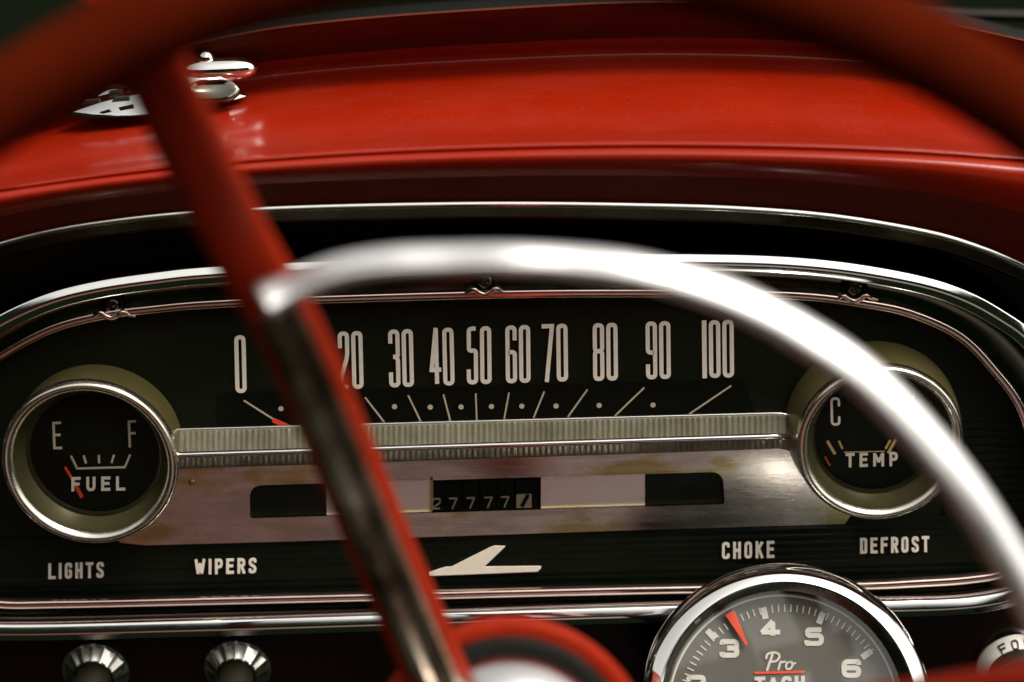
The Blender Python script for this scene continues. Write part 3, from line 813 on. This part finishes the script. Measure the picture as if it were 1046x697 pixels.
# pedestal, bullet and ball
rows = []
for i in range(13):
    t = i / 12; z = t
    c0 = P(196 + 8 * t, 92 - 16 * t, Yor - .001)
    rows.append([c0 + Vector((math.cos(2 * PI * k / 24) * (.020 - .007 * t), math.sin(2 * PI * k / 24) * (.012 - .005 * t), 0)) for k in range(24)])
build('pedestal', MB().grid(rows, closed=True), 'chrome', orn, 60)
build('oval_recess', lathe(P(217, 93.0, Yor - .0130), [(.0001, 0), (.0052, .0002), (.0064, .0012), (.0074, .0008), (.0078, -.001)], Vector((.1, -.75, .65)), n=32, mod=lambda r, h, k, n: r * (1.55 - .9 * abs(math.sin(2 * PI * k / n)))), 'dark_chrome', base_o, 60)
b0, b1 = P(186, 72.5, Yor), P(264, 69.0, Yor)
rows = []
for i in range(33):
    t = i / 32; r = .0049 * (max(0, 1 - abs(2 * t - 1) ** 3.2) ** .5) + .0001
    rows.append([b0.lerp(b1, t) + Vector((0, math.cos(2 * PI * k / 24) * r * 1.3, math.sin(2 * PI * k / 24) * r)) for k in range(24)])
build('bullet', MB().grid(rows, closed=True), 'chrome', orn, 80)
bc = P(211, 60, Yor); rows = [(max(.0001, .0036 * math.sin(PI * i / 14)), -.0036 * math.cos(PI * i / 14)) for i in range(15)]
build('ball', lathe(bc, rows, Vector((0, 0, 1)), n=24, up=Vector((0, 1, 0))), 'chrome', orn, 80)

# chrome bead standing in for a glint near the far corner of the dashboard
cl = lathe(P(1000, 41, .10), [(.0001, .003), (.0025, .0026), (.0045, .001), (.005, -.001)], Vector((0, -.6, .8)), n=20, mod=lambda r, h, k, n: r * (1 + .5 * abs(math.cos(2 * PI * k / n))))
o = build('glint_bead', cl, 'chrome', None, 60, loc=P(1000, 41, .10)); o['label'] = 'tiny chrome bead added for a glint at the far right corner of the dashboard'; o['category'] = 'glint'

# ================================================================== LIGHT
w = bpy.data.worlds.new('World'); sc.world = w; w.use_nodes = True
nt = w.node_tree; bg = nt.nodes['Background']
sky = N(nt, 'ShaderNodeTexSky', sky_type='NISHITA')
sky.sun_disc = False; SUN_EL, SUN_ROT = R(58), R(128)
sky.sun_elevation = SUN_EL; sky.sun_rotation = SUN_ROT; sky.dust_density = 4; sky.air_density = 1.0; sky.ozone_density = 1
hs_ = N(nt, 'ShaderNodeHueSaturation'); hs_.inputs['Saturation'].default_value = .1; hs_.inputs['Value'].default_value = 1.3
nt.links.new(sky.outputs[0], hs_.inputs['Color'])
tcw = N(nt, 'ShaderNodeTexCoord')
sep = N(nt, 'ShaderNodeSeparateXYZ'); nt.links.new(tcw.outputs['Generated'], sep.inputs[0])
nz = N(nt, 'ShaderNodeTexNoise'); nz.inputs['Scale'].default_value = 3.5; nz.inputs['Detail'].default_value = 6
nt.links.new(tcw.outputs['Generated'], nz.inputs['Vector'])
def math_(op, a, b=None, c=None):
    m = N(nt, 'ShaderNodeMath', operation=op)
    for i, v in enumerate((a, b, c)):
        if v is None: continue
        if isinstance(v, (int, float)): m.inputs[i].default_value = v
        else: nt.links.new(v, m.inputs[i])
    return m.outputs[0]
# tree line and car body round the open cabin: dark below about 30 degrees
zz = math_('ADD', sep.outputs['Z'], math_('MULTIPLY', math_('SUBTRACT', nz.outputs['Fac'], .5), .16))
side_ = N(nt, 'ShaderNodeMapRange', interpolation_type='SMOOTHSTEP'); nt.links.new(sep.outputs['X'], side_.inputs[0])
side_.inputs[1].default_value = .62; side_.inputs[2].default_value = .86     # sky opening added on the right to brighten the horn ring
zz = math_('ADD', zz, math_('MULTIPLY', side_.outputs[0], .46))
mr = N(nt, 'ShaderNodeMapRange', interpolation_type='SMOOTHSTEP'); nt.links.new(zz, mr.inputs[0])
mr.inputs[1].default_value = .41; mr.inputs[2].default_value = .46
skym = mr.outputs[0]
# lower surroundings: dark green trees ahead, red upholstery behind and below, put into the sky colour for reflections
back = N(nt, 'ShaderNodeMapRange', interpolation_type='SMOOTHSTEP'); nt.links.new(sep.outputs['Y'], back.inputs[0])
back.inputs[1].default_value = -.45; back.inputs[2].default_value = -.70
lowz = N(nt, 'ShaderNodeMapRange', interpolation_type='SMOOTHSTEP'); nt.links.new(sep.outputs['Z'], lowz.inputs[0])
lowz.inputs[1].default_value = -.10; lowz.inputs[2].default_value = -.28
low2 = N(nt, 'ShaderNodeMapRange', interpolation_type='SMOOTHSTEP'); nt.links.new(sep.outputs['Z'], low2.inputs[0])
low2.inputs[1].default_value = -.60; low2.inputs[2].default_value = -.45
lat = N(nt, 'ShaderNodeMapRange', interpolation_type='SMOOTHSTEP'); nt.links.new(math_('ABSOLUTE', sep.outputs['X']), lat.inputs[0])
lat.inputs[1].default_value = .60; lat.inputs[2].default_value = .35
redm = math_('MULTIPLY', math_('MULTIPLY', math_('MULTIPLY', back.outputs[0], lowz.outputs[0]), low2.outputs[0]), lat.outputs[0])
nz2 = N(nt, 'ShaderNodeTexNoise'); nz2.inputs['Scale'].default_value = 5; nz2.inputs['Detail'].default_value = 2
nt.links.new(tcw.outputs['Generated'], nz2.inputs['Vector'])
xr = N(nt, 'ShaderNodeMapRange'); nt.links.new(math_('ADD', sep.outputs['X'], math_('MULTIPLY', math_('SUBTRACT', nz2.outputs['Fac'], .5), .65)), xr.inputs[0])
xr.inputs[1].default_value = -.5; xr.inputs[2].default_value = .5
seat = N(nt, 'ShaderNodeValToRGB'); nt.links.new(xr.outputs[0], seat.inputs[0])
el = seat.color_ramp.elements
for _ in range(5): el.new(.5)
for e, (p_, c_) in zip(el, [(.0, (.6, .13, .09)), (.28, (1.0, .30, .22)), (.44, (1.6, 1.0, .85)), (.54, (2.3, 1.8, 1.65)), (.62, (1.0, .85, .70)), (.74, (.62, .62, .48)), (1.0, (.5, .5, .36))]): e.position = p_; e.color = (*c_, 1)
mixc = N(nt, 'ShaderNodeMix', data_type='RGBA'); nt.links.new(redm, mixc.inputs[0])
mixc.inputs[6].default_value = (.04, .06, .028, 1); nt.links.new(seat.outputs[0], mixc.inputs[7])
# bright sky patch added ahead right for a sheen on the dash top
gx = N(nt, 'ShaderNodeMapRange', interpolation_type='SMOOTHSTEP'); nt.links.new(math_('ADD', sep.outputs['X'], math_('MULTIPLY', sep.outputs['Z'], -.3)), gx.inputs[0])
gx.inputs[1].default_value = -.25; gx.inputs[2].default_value = .10
gy = N(nt, 'ShaderNodeMapRange', interpolation_type='SMOOTHSTEP'); nt.links.new(sep.outputs['Y'], gy.inputs[0])
gy.inputs[1].default_value = .3; gy.inputs[2].default_value = .6
gz = N(nt, 'ShaderNodeMapRange', interpolation_type='SMOOTHSTEP'); nt.links.new(math_('ADD', sep.outputs['Z'], math_('MULTIPLY', sep.outputs['X'], .12)), gz.inputs[0])
gz.inputs[1].default_value = .26; gz.inputs[2].default_value = .32
gap = math_('MULTIPLY', math_('MULTIPLY', gx.outputs[0], gy.outputs[0]), gz.outputs[0])
skym = math_('MAXIMUM', skym, math_('MULTIPLY', gap, 1.0))
mix2 = N(nt, 'ShaderNodeMix', data_type='RGBA'); nt.links.new(skym, mix2.inputs[0])
nt.links.new(mixc.outputs[2], mix2.inputs[6]); warm = N(nt, 'ShaderNodeMix', data_type='RGBA', blend_type='MULTIPLY'); warm.inputs[0].default_value = 1
nt.links.new(hs_.outputs[0], warm.inputs[6]); warm.inputs[7].default_value = (1.04, 1.0, .91, 1)     # hazy warm overcast
nt.links.new(warm.outputs[2], mix2.inputs[7])
nt.links.new(mix2.outputs[2], bg.inputs['Color'])
bg.inputs['Strength'].default_value = .115
sd_ = bpy.data.lights.new('sun', 'SUN'); so = bpy.data.objects.new('sun', sd_); COL.objects.link(so)
sd_.energy = 1.3; sd_.angle = R(20); sd_.color = (1, .90, .78)
az = SUN_ROT
sdir = Vector((math.sin(az) * math.cos(SUN_EL), math.cos(az) * math.cos(SUN_EL), math.sin(SUN_EL)))
so.rotation_euler = (-sdir).to_track_quat('-Z', 'Y').to_euler()

sc.view_settings.view_transform = 'Standard'; sc.view_settings.look = 'None'
sc.view_settings.exposure = 0.75; sc.view_settings.gamma = 1
sc.render.engine = 'CYCLES'
sc.cycles.use_denoising = True
